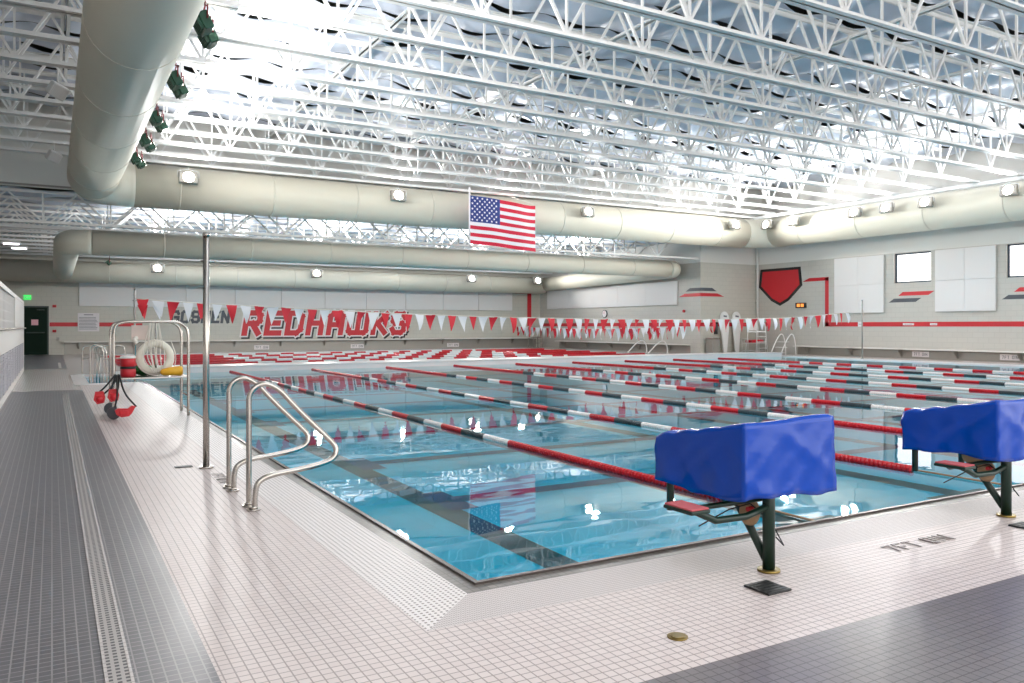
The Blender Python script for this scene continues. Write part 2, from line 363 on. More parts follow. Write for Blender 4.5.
t = MB(); t.box((XF-.006,YJ,1.34),(XF,YF,1.53)); t.box((XF,YJ-.006,1.34),(XW,YJ,1.53)); trim('red stripe round the far corner', t, M['red'])
t = MB(); t.box((-.1,YF-.006,1.34),(3.9,YF,1.53)); trim('red stripe beside the door', t, M['red'])
t = MB(); t.box((26.25,YF-.006,1.36),(26.55,YF,3.55)); t.prism([(26.55,3.6),(25.6,3.6),(25.4,3.42),(26.55,3.42)], 'Y', YF-.006, YF); trim('red angle stripe in the far corner', t, M['red'])
# plain crest
e = empty('wall_crest', (XW, 27.5, 2.4)); tag(e, 'big red and black crest painted high on the side wall', 'wall emblem')
m = MB(); m.prism([(-1.25,1.8),(1.25,1.8),(1.35,.9),(.55,.2),(0,-.05),(-.55,.2),(-1.35,.9)], 'X', -.006, 0); m.build('crest_border', M['black'], e)
m = MB(); m.prism([(-1.1,1.67),(1.1,1.67),(1.19,.95),(.48,.32),(0,.1),(-.48,.32),(-1.19,.95)], 'X', -.012, -.006); m.build('crest_field', M['red'], e)
# acoustic panels
def wall_panel(label, loc, build, group, seams):
    o = empty('acoustic_panel', loc); tag(o, label, 'wall panel', group); build(o); return o
G = 'white acoustic panels'
for i in range(10):
    x0 = 1.12+i*2.40
    o = empty('acoustic_panel', (x0, YF-.02, 2.32)); tag(o, 'white acoustic panel on the lettered far wall, %s from the exit door' % ORD[i], 'wall panel', G)
    m = MB(); m.box((.008,-.06,0),(2.392,0,1.3), bevel=.012); m.build('panel_face', M['panel'], o)
for i in range(5):
    y0 = 30.6+i*2.426
    o = empty('acoustic_panel', (XF-.02, y0, 2.42)); tag(o, 'white acoustic panel above the flags, %s from the return wall corner' % ORD[i], 'wall panel', G)
    m = MB(); m.box((-.06,0,0),(0,2.42,1.2), bevel=.012); m.build('panel_face', M['panel'], o)
for lab, y0, y1 in (('big square white acoustic panel between the red corner stripe and the window', 21.8, 24.3), ('big square white acoustic panel between the two high windows', 17.1, 19.5)):
    o = empty('acoustic_panel', (XW-.02, y0, 1.94)); tag(o, lab, 'wall panel', G); d = y1-y0
    for a in range(2):
        for k in range(2):
            m = MB(); m.box((-.07,a*d/2+.003,k*1.24),(0,(a+1)*d/2-.003,(k+1)*1.24-.006), bevel=.01); m.build('panel_face', M['panel'], o)
# ------------------------------------------------------------------ lettering built of strokes
GL = {
'R': ([[(0,0),(0,1),(.5,1),(.62,.88),(.62,.6),(.5,.48),(0,.48)], [(.3,.48),(.62,0)]], .62),
'E': ([[(.58,1),(0,1),(0,0),(.58,0)], [(0,.5),(.48,.5)]], .58),
'D': ([[(0,0),(0,1),(.45,1),(.62,.83),(.62,.17),(.45,0),(0,0)]], .62),
'H': ([[(0,0),(0,1)], [(.62,0),(.62,1)], [(0,.5),(.62,.5)]], .62),
'A': ([[(0,0),(0,.85),(.14,1),(.48,1),(.62,.85),(.62,0)], [(0,.42),(.62,.42)]], .62),
'W': ([[(0,1),(0,.1),(.1,0),(.8,0),(.9,.1),(.9,1)], [(.45,0),(.45,.8)]], .9),
'K': ([[(0,0),(0,1)], [(0,.5),(.18,.5),(.62,1)], [(.18,.5),(.62,0)]], .62),
'S': ([[(.62,.82),(.5,1),(.12,1),(0,.88),(0,.62),(.12,.5),(.5,.5),(.62,.38),(.62,.12),(.5,0),(.12,0),(0,.18)]], .62),
'G': ([[(.62,.8),(.5,1),(.12,1),(0,.88),(0,.12),(.12,0),(.62,0),(.62,.45),(.35,.45)]], .62),
'O': ([[(.12,0),(.5,0),(.62,.12),(.62,.88),(.5,1),(.12,1),(0,.88),(0,.12),(.12,0)]], .62),
'N': ([[(0,0),(0,1),(.62,0),(.62,1)]], .62),
'F': ([[(0,0),(0,1),(.58,1)], [(0,.5),(.45,.5)]], .58), 'T': ([[(0,1),(.62,1)], [(.31,1),(.31,0)]], .62), 'I': ([[(0,0),(0,1)]], .05),
'7': ([[(0,1),(.6,1),(.2,0)]], .6), '0': ([[(.12,0),(.48,0),(.6,.12),(.6,.88),(.48,1),(.12,1),(0,.88),(0,.12),(.12,0)]], .6), ' ': ([], .35),
'X': ([[(0,0),(.6,1)], [(0,1),(.6,0)]], .6),
}
def strokes(text, h, sw, gap, grow=0, shear=0, depth=.004, sx=1.0):
    """flat letters in the x-y plane, thickness along z"""
    m = MB(); x = 0; w = sw+2*grow
    for ch in text:
        st, wd = GL[ch]; kk = 0
        for pl in st:
            P = [(x+u*h*sx, v*(h-sw)+sw/2) for u, v in pl]
            for (a, c) in zip(P, P[1:]):
                a = Vector(a); c = Vector(c); d = (c-a).normalized(); a2 = a-d*w/2; c2 = c+d*w/2; n = Vector((-d.y, d.x))*w/2
                q = [a2+n, a2-n, c2-n, c2+n]
                kk += 1; m.prism([(p.x+shear*p.y, p.y) for p in q], 'Z', -.0004*kk, depth+.0004*kk)
        x += wd*h*sx+gap
    return m, x-gap
def wall_text(name, label, text, x, z, h, sw, gap, shear, layers, sx=1.0):
    e = empty(name, (x, YF, z)); tag(e, label, 'wall lettering')
    for k, (pn, m, grow, ox, oz, off) in enumerate(layers):
        mb, L = strokes(text, h, sw, gap, grow, shear, .005, sx); o = mb.build(pn, m, e)
        o.rotation_euler = (PI/2, 0, 0); o.location = (ox, -off, oz)
    return e
wall_text('school_lettering', 'dark grey slanted word GOSHEN on the far wall', 'GOSHEN', 5.22, 1.5, .66, .14, .19, .12, [('letters', M['dark'], 0, 0, 0, .006)], .74)
wall_text('team_lettering', 'huge red outlined word REDHAWKS on the far wall', 'REDHAWKS', 8.78, .84, 1.36, .29, .45, .16,
    [('drop_shadow', M['black'], .075, .09, -.09, .006), ('outline', M['panel'], .075, 0, 0, .020), ('letters', M['red'], 0, 0, 0, .034)], .82)
def depth_mark(label, loc, rot, m, h=.1, plate=False, cat='depth marking'):
    e = empty('depth_marking', loc); e.rotation_euler = rot; tag(e, label, cat)
    mb, L = strokes('7FT 0IN', h, h*.12, h*.34, 0, 0, .002, .8); mb.bm.free()
    m1, L1 = strokes('7FT', h, h*.12, h*.34, 0, 0, .002, .8); m2, L2_ = strokes('0IN', h, h*.12, h*.34, 0, 0, .002, .8)
    o = m1.build('characters', m, e); o.location = (-L/2, -h/2, .004)
    o = m2.build('characters', m, e); o.location = (L/2-L2_, -h/2, .004)
    if plate:
        p = MB(); p.box((-L/2-.08,-h/2-.05,0),(L/2+.08,h/2+.05,.005)); p.build('white_plate', M['paper'], e)
    return e
depth_mark('dark 7FT 0IN depth marking set in the white tiles between the blue blocks', (4.70,3.07,0), (0,0,0), M['mark'], .12)
depth_mark('dark depth marking in the tiles beside the tall bare pole', (1.31,7.5,0), (0,0,-PI/2), M['mark'], .1)
depth_mark('white depth plate low on the side wall under the first window', (XW-.03,20.15,.2), (PI/2,0,-PI/2), M['dark'], .12, True)
depth_mark('white depth plate low on the side wall nearest the second window', (XW-.03,16.6,.19), (PI/2,0,-PI/2), M['dark'], .12, True)
for x, lab in ((9.7,'white depth plate low on the far wall under the letter R'), (15.0,'white depth plate low on the far wall under the letter W'), (21.0,'white depth plate low on the far wall past the lettering')):
    depth_mark(lab, (x,YF-.03,.22), (PI/2,0,0), M['dark'], .13, True)
# ------------------------------------------------------------------ roof
ceil = MB(); ceil.box((XL,YB,8.36),(XW,28.7,8.42))
ceiling = S(ceil.build('ceiling', M['deck_dark']), 'high roof deck over the lap pool')
ceil = MB(); ceil.box((XL,28.6,5.66),(XW,YF,5.72))
ceiling2 = S(ceil.build('ceiling_low', M['deck_grey']), 'low roof deck over the far pool')
TP = 1.57; TY0 = 7.19; Y_T = [TY0+TP*i for i in range(14)]           # main trusses
def blanket(y0, y1, x0, x1, z, sag, per, ph, gapmin, gapmax, parent, mt):
    m = MB(); nx = int((x1-x0)/per*8); rows = []
    for i in range(nx+1):
        x = x0+(x1-x0)*i/nx; s = math.sin(PI*((x-x0)/per+ph))**2
        a = y0+gapmin+(gapmax-gapmin)*s; b_ = y1-gapmin-(gapmax-gapmin)*.3*s
        row = []
        for j in range(6):
            v = j/5; y = a+(b_-a)*v
            row.append(m.bm.verts.new((x, y, z-sag*(.45*s+.55*math.sin(PI*v)*(0.5+.5*s))-.02*math.sin(3.1*x+2*y))))
        rows.append(row)
    for r, q in zip(rows, rows[1:]):
        for j in range(5):
            f_ = m.bm.faces.new((r[j], q[j], q[j+1], r[j+1])); f_.smooth = True
    return S(m.build('ceiling_blanket', mt, parent), None)
edges = [YB+.1+i*TP for i in range(20)]
off = (TY0-edges[0]) % TP
yy = TY0-7*TP
while yy < 28.4:
    blanket(yy, min(yy+TP, 28.5), XL+.1, XW-.1, 8.30, .26, 1.72, .25 if int(yy*10) % 2 else .5, .012, .16, ceiling, M['blanket']); yy += TP
yy = 28.75
while yy < 43.2:
    blanket(yy, min(yy+1.66, YF), XL+.1, XW-.3, 5.62, .12, 1.9, 0, .02, .10, ceiling2, M['blanket']); yy += 1.66
def angle_mb(L, leg=.10, th=.014, gap=.012, up=1):
    m = MB(); u = 1 if up > 0 else -1
    for s in (-1, 1):
        m.box((0, min(s*gap, s*(gap+leg)), 0 if u > 0 else -th), (L, max(s*gap, s*(gap+leg)), th if u > 0 else 0))
        m.box((0, min(s*gap, s*(gap+th)), 0), (L, max(s*gap, s*(gap+th)), leg*u))
    return m
def truss_kit(x0, x1, D, P, leg):
    root = empty('roof_truss'); L = x1-x0
    a = angle_mb(L, leg).build('bottom_chord', M['white'], root); a.location = (x0,0,0)
    a = angle_mb(L, leg*.9, up=-1).build('top_chord', M['white'], root); a.location = (x0,0,D)
    dn = MB(); dn.bar((0,0,.05),(P/2,0,D-.05), .042, .05); d1 = dn.build('web_diagonal', M['white'], root)
    dn = MB(); dn.bar((0,0,.05),(-P/2,0,D-.05), .042, .05); d2 = dn.build('web_diagonal', M['white'], root)
    vn = MB(); vn.bar((0,0,.05),(0,0,D-.05), .04, .045); v = vn.build('web_vertical', M['white'], root)
    first = True; x = x0+P/2
    while x < x1-P/2+.01:
        if first: d1.location = d2.location = v.location = (x,0,0); first = False
        else:
            for s_ in (d1, d2, v): inst(s_, root, (x,0,0))
        x += P
    return root
ZC = 6.50
tr = truss_kit(XL+.1, 29.0, 1.56, 1.72, .105)
for i, y in enumerate(Y_T):
    o = tr if i == 0 else copy_tree(tr)
    o.location = (0 if i % 2 == 0 else .25, y, ZC)
    tag(o, 'white steel roof truss over the lap pool, %s one out from the big cross duct' % ORD[13-i], 'roof truss', 'white roof trusses over the lap pool')
tl = truss_kit(XL+.1, 27.0, 1.02, 1.9, .09)
ly = [28.95+1.62*i for i in range(9)]
for i, y in enumerate(ly):
    o = tl if i == 0 else copy_tree(tl)
    o.location = (0, y, 4.56)
    tag(o, 'white low roof truss over the far pool, %s one in from the lap pool' % ORD[i], 'roof truss', 'low roof trusses over the far pool')
for i, x in enumerate((-.05, 6.1, 10.8, 15.4, 20.0, 24.6)):
    m = angle_mb(25, .08); o = m.build('roof_bridging', M['white']); o.rotation_euler = (0,0,PI/2); o.location = (x+.3, 3.3, 7.86)
    tag(o, 'white steel bridging bar crossing the roof trusses, %s from the big lengthwise duct' % ORD[i], 'bridging bar', 'bridging bars across the trusses')
m = MB(); m.box((-.06,YB,0),(.06,27.0,.12)); o = m.build('edge_beam', M['white']); o.location = (28.75,0,6.50-.13); tag(o, 'white steel beam running above the duct of the window wall', 'beam')
m = MB(); m.box((2.2,-.05,0),(28.6,.05,.08)); o = m.build('edge_beam', M['white']); o.location = (0,26.95,6.50-.09); tag(o, 'white steel beam running along the top of the cross duct', 'beam')
# ------------------------------------------------------------------ ducts
def arc(c, r, a0, a1, z, n=10): return [(c[0]+r*math.cos(math.radians(a0+(a1-a0)*k/n)), c[1]+r*math.sin(math.radians(a0+(a1-a0)*k/n)), z) for k in range(n+1)]
R1, Z1 = .69, 5.78; XD0, XD1, YD = 1.06, 29.7, 27.7; ER = 1.15
du = empty('air_duct', (XD0, 0, 0)); tag(du, 'huge pale round air duct running round the lap pool under the trusses', 'air duct')
def dpart(name, pts, r, base, mt=None, n=28):
    m = MB(); m.tube([Vector(p)-Vector(base.location) for p in pts], r, n); return m.build(name, mt or M['duct'], base)
dpart('duct_run', [(XD0,-3.8,Z1),(XD0,YD-ER,Z1)], R1, du)
dpart('elbow', arc((XD0+ER,YD-ER), ER, 180, 90, Z1), R1, du)
dpart('duct_run', [(XD0+ER,YD,Z1),(XD1-ER,YD,Z1)], R1, du)
dpart('elbow', arc((XD1-ER,YD-ER), ER, 90, 0, Z1), R1, du)
dpart('duct_run', [(XD1,YD-ER,Z1),(XD1,-3.8,Z1)], R1, du)
for k in range(9):
    y = .8+k*3.0; dpart('seam_band', [(XD0,y,Z1),(XD0,y+.05,Z1)], R1+.006, du, M['seam'])
    dpart('seam_band', [(XD1,y,Z1),(XD1,y+.05,Z1)], R1+.006, du, M['seam'])
for k in range(9):
    x = 3.5+k*2.9; dpart('seam_band', [(x,YD,Z1),(x+.05,YD,Z1)], R1+.006, du, M['seam'])
R2, Z2, YE, YG = .41, 4.13, 29.9, 42.3
fd = empty('air_duct', (.6, YE, 0)); tag(fd, 'smaller pale round air duct looping round the far pool below the low roof', 'air duct')
dpart('elbow', arc((.45+.7,YE+.7), .7, 180, 270, Z2), R2, fd)
dpart('duct_run', [(1.15,YE,Z2),(25.9,YE,Z2)], R2, fd)
dpart('elbow', arc((25.9,YE+.7), .7, -90, 0, Z2), R2, fd)
dpart('duct_run', [(.45,YE+.7,Z2),(.45,YG-.3,Z2-.25)], R2, fd)
dpart('duct_run', [(26.6,YE+.7,Z2),(26.6,YG,Z2-.2)], R2, fd)
dpart('duct_run', [(XL+.1,YG,3.87),(26.6,YG,3.87)], .5, fd)
for k in range(8):
    x = 3.3+k*2.9; dpart('seam_band', [(x,YE,Z2),(x+.05,YE,Z2)], R2+.006, fd, M['seam'])
    dpart('seam_band', [(x-1,YG,3.87),(x-.95,YG,3.87)], .506, fd, M['seam'])
# ------------------------------------------------------------------ floodlights
def floodlight(name, loc, rz, tilt, m_body, label, group, lit=True, w=.42, power=0):
    e = empty(name, loc, rz); tag(e, label, 'floodlight', group)
    # local: faces -y, tilted upwards
    hd = MB(); hd.box((-w/2,-.06,-.33*w),(w/2,.10,.33*w), bevel=.02)
    for k in range(5): hd.box((-w/2+.03+k*(w-.08)/4,.10,-.11),(-w/2+.045+k*(w-.08)/4,.15,.11))
    h = hd.build('housing', m_body, e); h.rotation_euler = (-tilt,0,0)
    ln = MB(); ln.cyl((0,-.074,0),(0,-.061,0),.31*w,28); l = ln.build('lens', M['lamp'] if lit else M['black'], h)
    y = MB(); y.tube([(-w/2-.03,0,0),(-w/2-.03,0,.2),(0,0,.26),(w/2+.03,0,.2),(w/2+.03,0,0)], .014, 6); y.cyl((0,0,.26),(0,0,.34),.014,6); y.build('yoke', M['redcord'] if m_body is M['lightgreen'] else M['white'], e)
    return e
lights = []
def up_lamp(loc, power, aim, size=.6, spread=PI):
    d = bpy.data.lights.new('uplight', 'AREA'); d.energy = power; d.shape = 'DISK'; d.size = .36; d.color = (1,.985,.96); d.spread = spread
    o = bpy.data.objects.new('uplight', d); C.objects.link(o); o.location = loc
    o.rotation_euler = Vector(aim).to_track_quat('-Z', 'Y').to_euler(); lights.append(o)
    return o
FZ = 6.16
for i, y in enumerate((13.4, 16.8, 20.1, 22.6, 25.2)):
    for j in range(2):
        floodlight('floodlight', (2.10+.18*j, y+.6*j, FZ+.0), PI/2, .5, M['lightgreen'], 'dark green floodlight beside the lengthwise duct, %s lamp of %s pair from the cross duct' % (ORD[j], ORD[4-i]), 'dark floodlights along the lengthwise duct')
GU = 'lit floodlights round the pool'
for i, x in enumerate((3.7, 10.7, 18.95, 27.2)):
    floodlight('floodlight', (x, 26.75, 6.0), 0, .25, M['grey_metal'], 'lit floodlight in front of the cross duct, %s from the lengthwise duct' % ORD[i], GU, True, .56)
for i, y in enumerate((15.45, 18.5, 20.15, 21.6, 24.75, 26.3)):
    floodlight('floodlight', (28.75, y, 6.05), -PI/2, .25, M['grey_metal'], 'lit floodlight beside the window wall duct, %s from the far corner' % ORD[5-i], GU, True, .56)
for i, x in enumerate((4.35, 12.0, 21.1, 25.6)):
    floodlight('floodlight', (x, 41.4, 4.1), 0, .25, M['grey_metal'], 'lit floodlight below the low roof, %s along the far wall from the exit door' % ORD[i], 'lit floodlights in front of the far duct', True, .56)
floodlight('floodlight', (2.3,41.3,4.25), PI/2, -.9, M['lightgreen'], 'small dark spotlight hung under the low roof near the duct elbow', None, False, .26)
UP = .42
for y in (0, 4, 8, 11, 13.6, 17, 20.3, 22.8): up_lamp((2.8, y, 6.2), 460*UP, (1.6,0,1), 1.0)
for x in (3.9, 10.7, 15, 19, 23, 27.0): up_lamp((x, 26.3, 6.1), 520*UP, (0,-2.5,1), 1.0)
for y in (0, 4, 8, 12, 15.45, 18.5, 20.15, 21.6, 24.75): up_lamp((28.2, y, 6.2), 620*UP, (-1.6,0,1), 1.0)
for x in (4.35, 8, 12, 16.5, 21.1, 24.0): up_lamp((x, 40.6, 4.4), 480*UP, (0,-2.2,1))
for x in (4, 10, 16, 22): up_lamp((x, 31.2, 4.4), 520*UP, (0,1.2,1))
for i, (y, rz) in enumerate(((18.7, .5), (26.0, .4))):
    e = empty('speaker', (.10-.05*i, y, 6.14), rz); tag(e, 'white box speaker hanging beside the lengthwise duct, %s' % ('the larger one higher in view' if i == 0 else 'the small one near the cross duct'), 'speaker')
    m = MB(); m.box((-.17,-.11,-.14),(.17,.12,.14), bevel=.03); c_ = m.build('cabinet', M['white'], e); c_.rotation_euler = (.5,.3,0)
    m = MB(); m.box((-.14,-.118,-.11),(.14,-.11,.11)); m.build('grille', M['panel'], c_)
    m = MB(); m.cyl((0,0,.1),(0,0,.42),.02,8); m.build('hanger', M['white'], e)
for i, y in enumerate((36.0, 38.0)):
    e = empty('ceiling_light', (-1.35+.2*i, y, 4.5)); tag(e, 'bright rectangular ceiling light over the doorway, %s from the door' % ORD[1-i], 'ceiling light')
    m = MB(); m.box((-.3,-.35,0),(.3,.35,.08), bevel=.01); m.build('frame', M['white'], e)
    m = MB(); m.box((-.25,-.3,-.01),(.25,.3,0)); m.build('diffuser', M['tube'], e)
# ------------------------------------------------------------------ lane ropes
def rope_mesh(name, L, pattern, r=.040, n=10, pitch=.05):
    m = MB(); k = int(L/pitch); P = []; R = []
    for i in range(k):
        y = i*pitch
        P += [(0,y,0),(0,y+pitch*.55,0),(0,y+pitch*.6,0),(0,y+pitch*.95,0)]; R += [r,r,r*.72,r*.72]
    def mi(i): return pattern((i/4)*pitch)
    m.tube(P, R, n, mi, smooth=False)
    me = m.build(name, [M['redrope'], M['whiterope'], M['darkrope']])
    return me
ROPE0 = 4.8
L = PY1-ROPE0-.1
def pat3(y):
    if y < 3.45 or y > L-4.4: return 0
    return (1, 2, 0)[int((y-3.45)/.62) % 3]
def pat2(y):
    if y < 3.45 or y > L-4.4: return 0
    return (1, 0)[int((y-3.45)/.62) % 2]
rx = [4.72+2.52*i for i in range(9)]
base = rope_mesh('lane_rope', L, pat3); b2 = rope_mesh('lane_rope', L, pat2)
for i, x in enumerate(rx):
    if i == 8: o = b2
    else: o = base if i == 0 else base.copy()
    if i not in (0, 8): C.objects.link(o)
    o.location = (x, ROPE0, WZ+.012)
    if i in (0, 8):
        cb = MB(); cb.tube([(0,-(ROPE0-PY0)+.01,.0),(0,.02,0)], .009, 6); cb_ = cb.build('end_cable', M['tan'])
    else: cb_ = cb_.copy(); C.objects.link(cb_)
    cb_.parent = o
    tag(o, ('red and white lane rope next to the window wall' if i == 8 else 'red, white and dark lane rope across the lap pool, %s from the handrail side' % ORD[i]), 'lane rope', 'lane ropes in the lap pool')
L2 = FX1-PX0-.2
def patf(y):
    if y < 4.6 or y > L2-4.6: return 0
    return (1, 0)[int((y-4.6)/.62) % 2]
fr0 = rope_mesh('lane_rope', L2, patf, .065)
for i, y in enumerate((28.3, 30.6, 32.9, 35.2, 37.5, 39.8)):
    o = fr0 if i == 0 else fr0.copy()
    if i: C.objects.link(o)
    o.rotation_euler = (0,0,-PI/2); o.location = (PX0+.1, y, WZ+.03)
    tag(o, 'red and white lane rope in the far pool, %s behind the bulkhead' % ORD[i], 'lane rope', 'lane ropes in the far pool')
# ------------------------------------------------------------------ pennants
def pennant_mesh(name, m, w=.30, h=.46, skew=0, curl=0):
    b_ = MB(); n = 5; rows = []
    for i in range(n+1):
        t = i/n; ww = w*(1-t)/2+.004
        rows.append([b_.bm.verts.new((u*ww+skew*t, curl*math.sin(t*2.6)*(1+u*.5), -h*t)) for u in (-1,-.3,.3,1)])
    for r, q in zip(rows, rows[1:]):
        for k in range(3):
            f_ = b_.bm.faces.new((r[k], r[k+1], q[k+1], q[k])); f_.smooth = True
    return b_.build(name, m)
def string_of(name, label, P, step, size, pat):
    e = empty(name, P(0)); tag(e, label, 'pennant string'); b0 = Vector(P(0))
    pts = [Vector(P(k/40))-b0 for k in range(41)]
    m = MB(); m.tube(pts, .012, 6); m.build('cord', M['rope'], e)
    L_ = (Vector(P(1))-b0).length; n = int(L_/step); d = (Vector(P(1))-b0); rz = math.atan2(d.y, d.x)
    for k in range(n):
        t = (k+.5)/n; c_ = Vector(P(t))-b0
        o = pennant_mesh('pennant', M['flag_red'] if pat(k) else M['flag_white'], size*random.uniform(.85,1.1), size*1.65*random.uniform(.85,1.05), random.choice((0,0,.0,.07,-.06)), random.uniform(-.08,.08))
        o.parent = e; o.location = c_; o.rotation_euler = (0,random.uniform(-.05,.05),rz+random.uniform(-.35,.35))
        if random.random() < .12:
            o2 = pennant_mesh('pennant', M['flag_red'] if pat(k) else M['flag_white'], size*.8, size*1.2, .05, .1); o2.parent = e; o2.location = c_+Vector((0,.02,-.14)); o2.rotation_euler = o.rotation_euler
    return e
XA, XB, YP = 1.75, 28.3, 21.5
def sag1(t):
    z = 2.03-1.25*t*(1-t)*(1.15-.55*t)*1.15 - .1*t
    return (XA+(XB-XA)*t, YP, z)
Z_PTS = [(0,2.03),(.03,1.97),(.09,1.90),(.17,1.81),(.26,1.71),(.38,1.63),(.52,1.59),(.68,1.585),(.85,1.66),(.94,1.80),(1,1.92)]
def sag(t):
    for (a, za), (c, zc) in zip(Z_PTS, Z_PTS[1:]):
        if t <= c: return (XA+(XB-XA)*t, YP, za+(zc-za)*(t-a)/(c-a))
    return (XB, YP, 1.92)
string_of('pennant_string', 'long string of red and white pennants sagging across the lap pool', sag, .345, .29, lambda k: k % 2 == 0)
string_of('pennant_string', 'short string of small red and white pennants over the far pool', lambda t: (24.7, 42.5-15.2*t, 1.34-.5*t*(1-t)), .34, .36, lambda k: k % 2 == 0)
def pole(label, x, y, h, r, m):
    e = empty('flag_pole', (x, y, 0)); tag(e, label, 'pole', 'pennant poles')
    a = MB(); a.cyl((0,0,0),(0,0,h),r,14); a.build('shaft', m, e)
    a = MB(); a.cyl((0,0,0),(0,0,.02),r*2.2,16); a.build('base_flange', M['steel'], e)
    a = MB(); a.cyl((0,0,h-.01),(0,0,h+.02),r*1.15,14); a.cyl((-.05,0,1.98),(.09,0,1.98),.008,6); a.build('cap_and_hook', M['steel'], e)
pole('tall bare steel pole standing beside the handrails', 1.28, 8.1, 2.23, .03, M['steel'])
pole('slim steel pole at the handrail side end of the pennant string', XA, YP, 2.27, .025, M['steel'])
pole('slim pale pole at the window wall end of the pennant string', 28.9+.2, YP, 2.42, .028, M['grey_metal'])
# ------------------------------------------------------------------ national flag
e = empty('national_flag', (13.17, 25.95, 4.36)); tag(e, 'stars and stripes flag hanging from the truss in front of the cross duct', 'flag')
FW, FH = 2.85, 1.75
def fw(u, v): 
    x = u*FW; return (x, .10*math.sin(5.2*u*1.3+.6+v*.7)*u+.03*math.sin(13*u+2*v), v*FH-.16*u+.05*math.sin(5.5*u+.8)*(1 if v > .5 else .7)*u)
m = MB(); NX = 44; NY = 26; V = [[m.bm.verts.new(fw(i/NX, j/NY)) for j in range(NY+1)] for i in range(NX+1)]
for i in range(NX):
    for j in range(NY):
        f_ = m.bm.faces.new((V[i][j], V[i+1][j], V[i+1][j+1], V[i][j+1])); f_.smooth = True
        f_.material_index = 2 if (i < NX*.41 and j >= 12) else (0 if (j//2) % 2 == 0 else 1)
cl = m.build('flag_cloth', [M['us_red'], M['us_white'], M['us_blue']], e)
st = MB()
for r in range(9):
    for c_ in range(6 if r % 2 == 0 else 5):
        u = (.035+(c_*2+(0 if r % 2 == 0 else 1))*.034); v = 12/26+(14/26)*(r+.8)/9.6; p0 = Vector(fw(u, v))
        pts = []
        for k in range(10):
            a = PI/2+k*PI/5; rr = .052 if k % 2 == 0 else .022; pts.append((p0.x+rr*math.cos(a), p0.y-.012, p0.z+rr*math.sin(a)))
        st.face(pts)
st.build('star_field', M['us_white'], cl)
m = MB(); m.cyl((-.03,0,-.12),(-.03,0,FH+.3),.03,10); m.build('hanging_sleeve', M['us_white'], e)
m = MB(); m.tube([(-.03,0,FH+.1),(1.4,0,FH+.16),(FW-.1,.05,FH-.12)], .012, 6); m.build('top_cord', M['rope'], e)
# ------------------------------------------------------------------ starting blocks with covers
def make_block():
    r = empty('starting_block', (3.45, 3.14, 0)); tag(r, 'x', 'starting block', 'starting blocks')
    m = MB(); m.cyl((0,0,0),(0,0,.014),.062,20); m.build('base_plate', M['brass'], r)
    m = MB(); m.cyl((0,0,.01),(0,0,.70),.034,18); m.build('post', M['greensteel'], r)
    m = MB(); m.tube([(0,.02,.06),(0,.14,.22),(0,.34,.46),(0,.47,.66)], .024, 12); m.build('brace', M['greensteel'], r)
    m = MB(); m.tube([(0,0,.36),(-.20,-.02,.33),(-.42,-.02,.335),(-.52,-.02,.38),(-.56,0,.40)], .019, 12)
    m.tube([(0,.03,.40),(-.2,.16,.36),(-.42,.16,.36),(-.53,.12,.395)], .016, 12); m.build('step_arm', M['greensteel'], r)
    m = MB(); m.box((-.64,-.08,.395),(-.51,.14,.415), bevel=.006); s_ = m.build('step', M['greensteel'], r)
    m = MB(); m.box((-.635,-.075,.415),(-.515,.135,.425), bevel=.004); tag(m.build('tread_pad', M['pad'], s_), 'worn red grit pad')
    m = MB(); m.prism([(-.09,.80),(.56,.665),(.56,.63),(-.09,.765)], 'X', -.28, .40); m.build('platform', M['greensteel'], r)
    for sx in (-.24, .36):
        m = MB(); m.tube([(sx,.53,.62),(sx,.54,.40),(sx,.54,.26)], .022, 12); m.build('front_handle', M['greensteel'], r)
    m = MB(); m.tube([(.0,-.05,.20),(.05,-.06,.15),(.055,0,.22),(.02,.06,.30),(-.04,.10,.36),(-.12,.18,.32),(-.2,.34,.2)], .004, 6); m.build('cable', M['black'], r)
    m = MB(); m.ball((-.02,.20,.40), .085, .10, .07); m.ball((.0,.14,.30), .055, .06, .08); tn_ = m.build('cloth_bundle', M['tan'], r); tag(tn_, 'crumpled tan cloth bundle tied to the brace')
    m = MB(); m.cyl((.0,.1,.33),(-.06,.1,.33),.014,10); m.build('clamp_knob', M['red'], r)
    return r
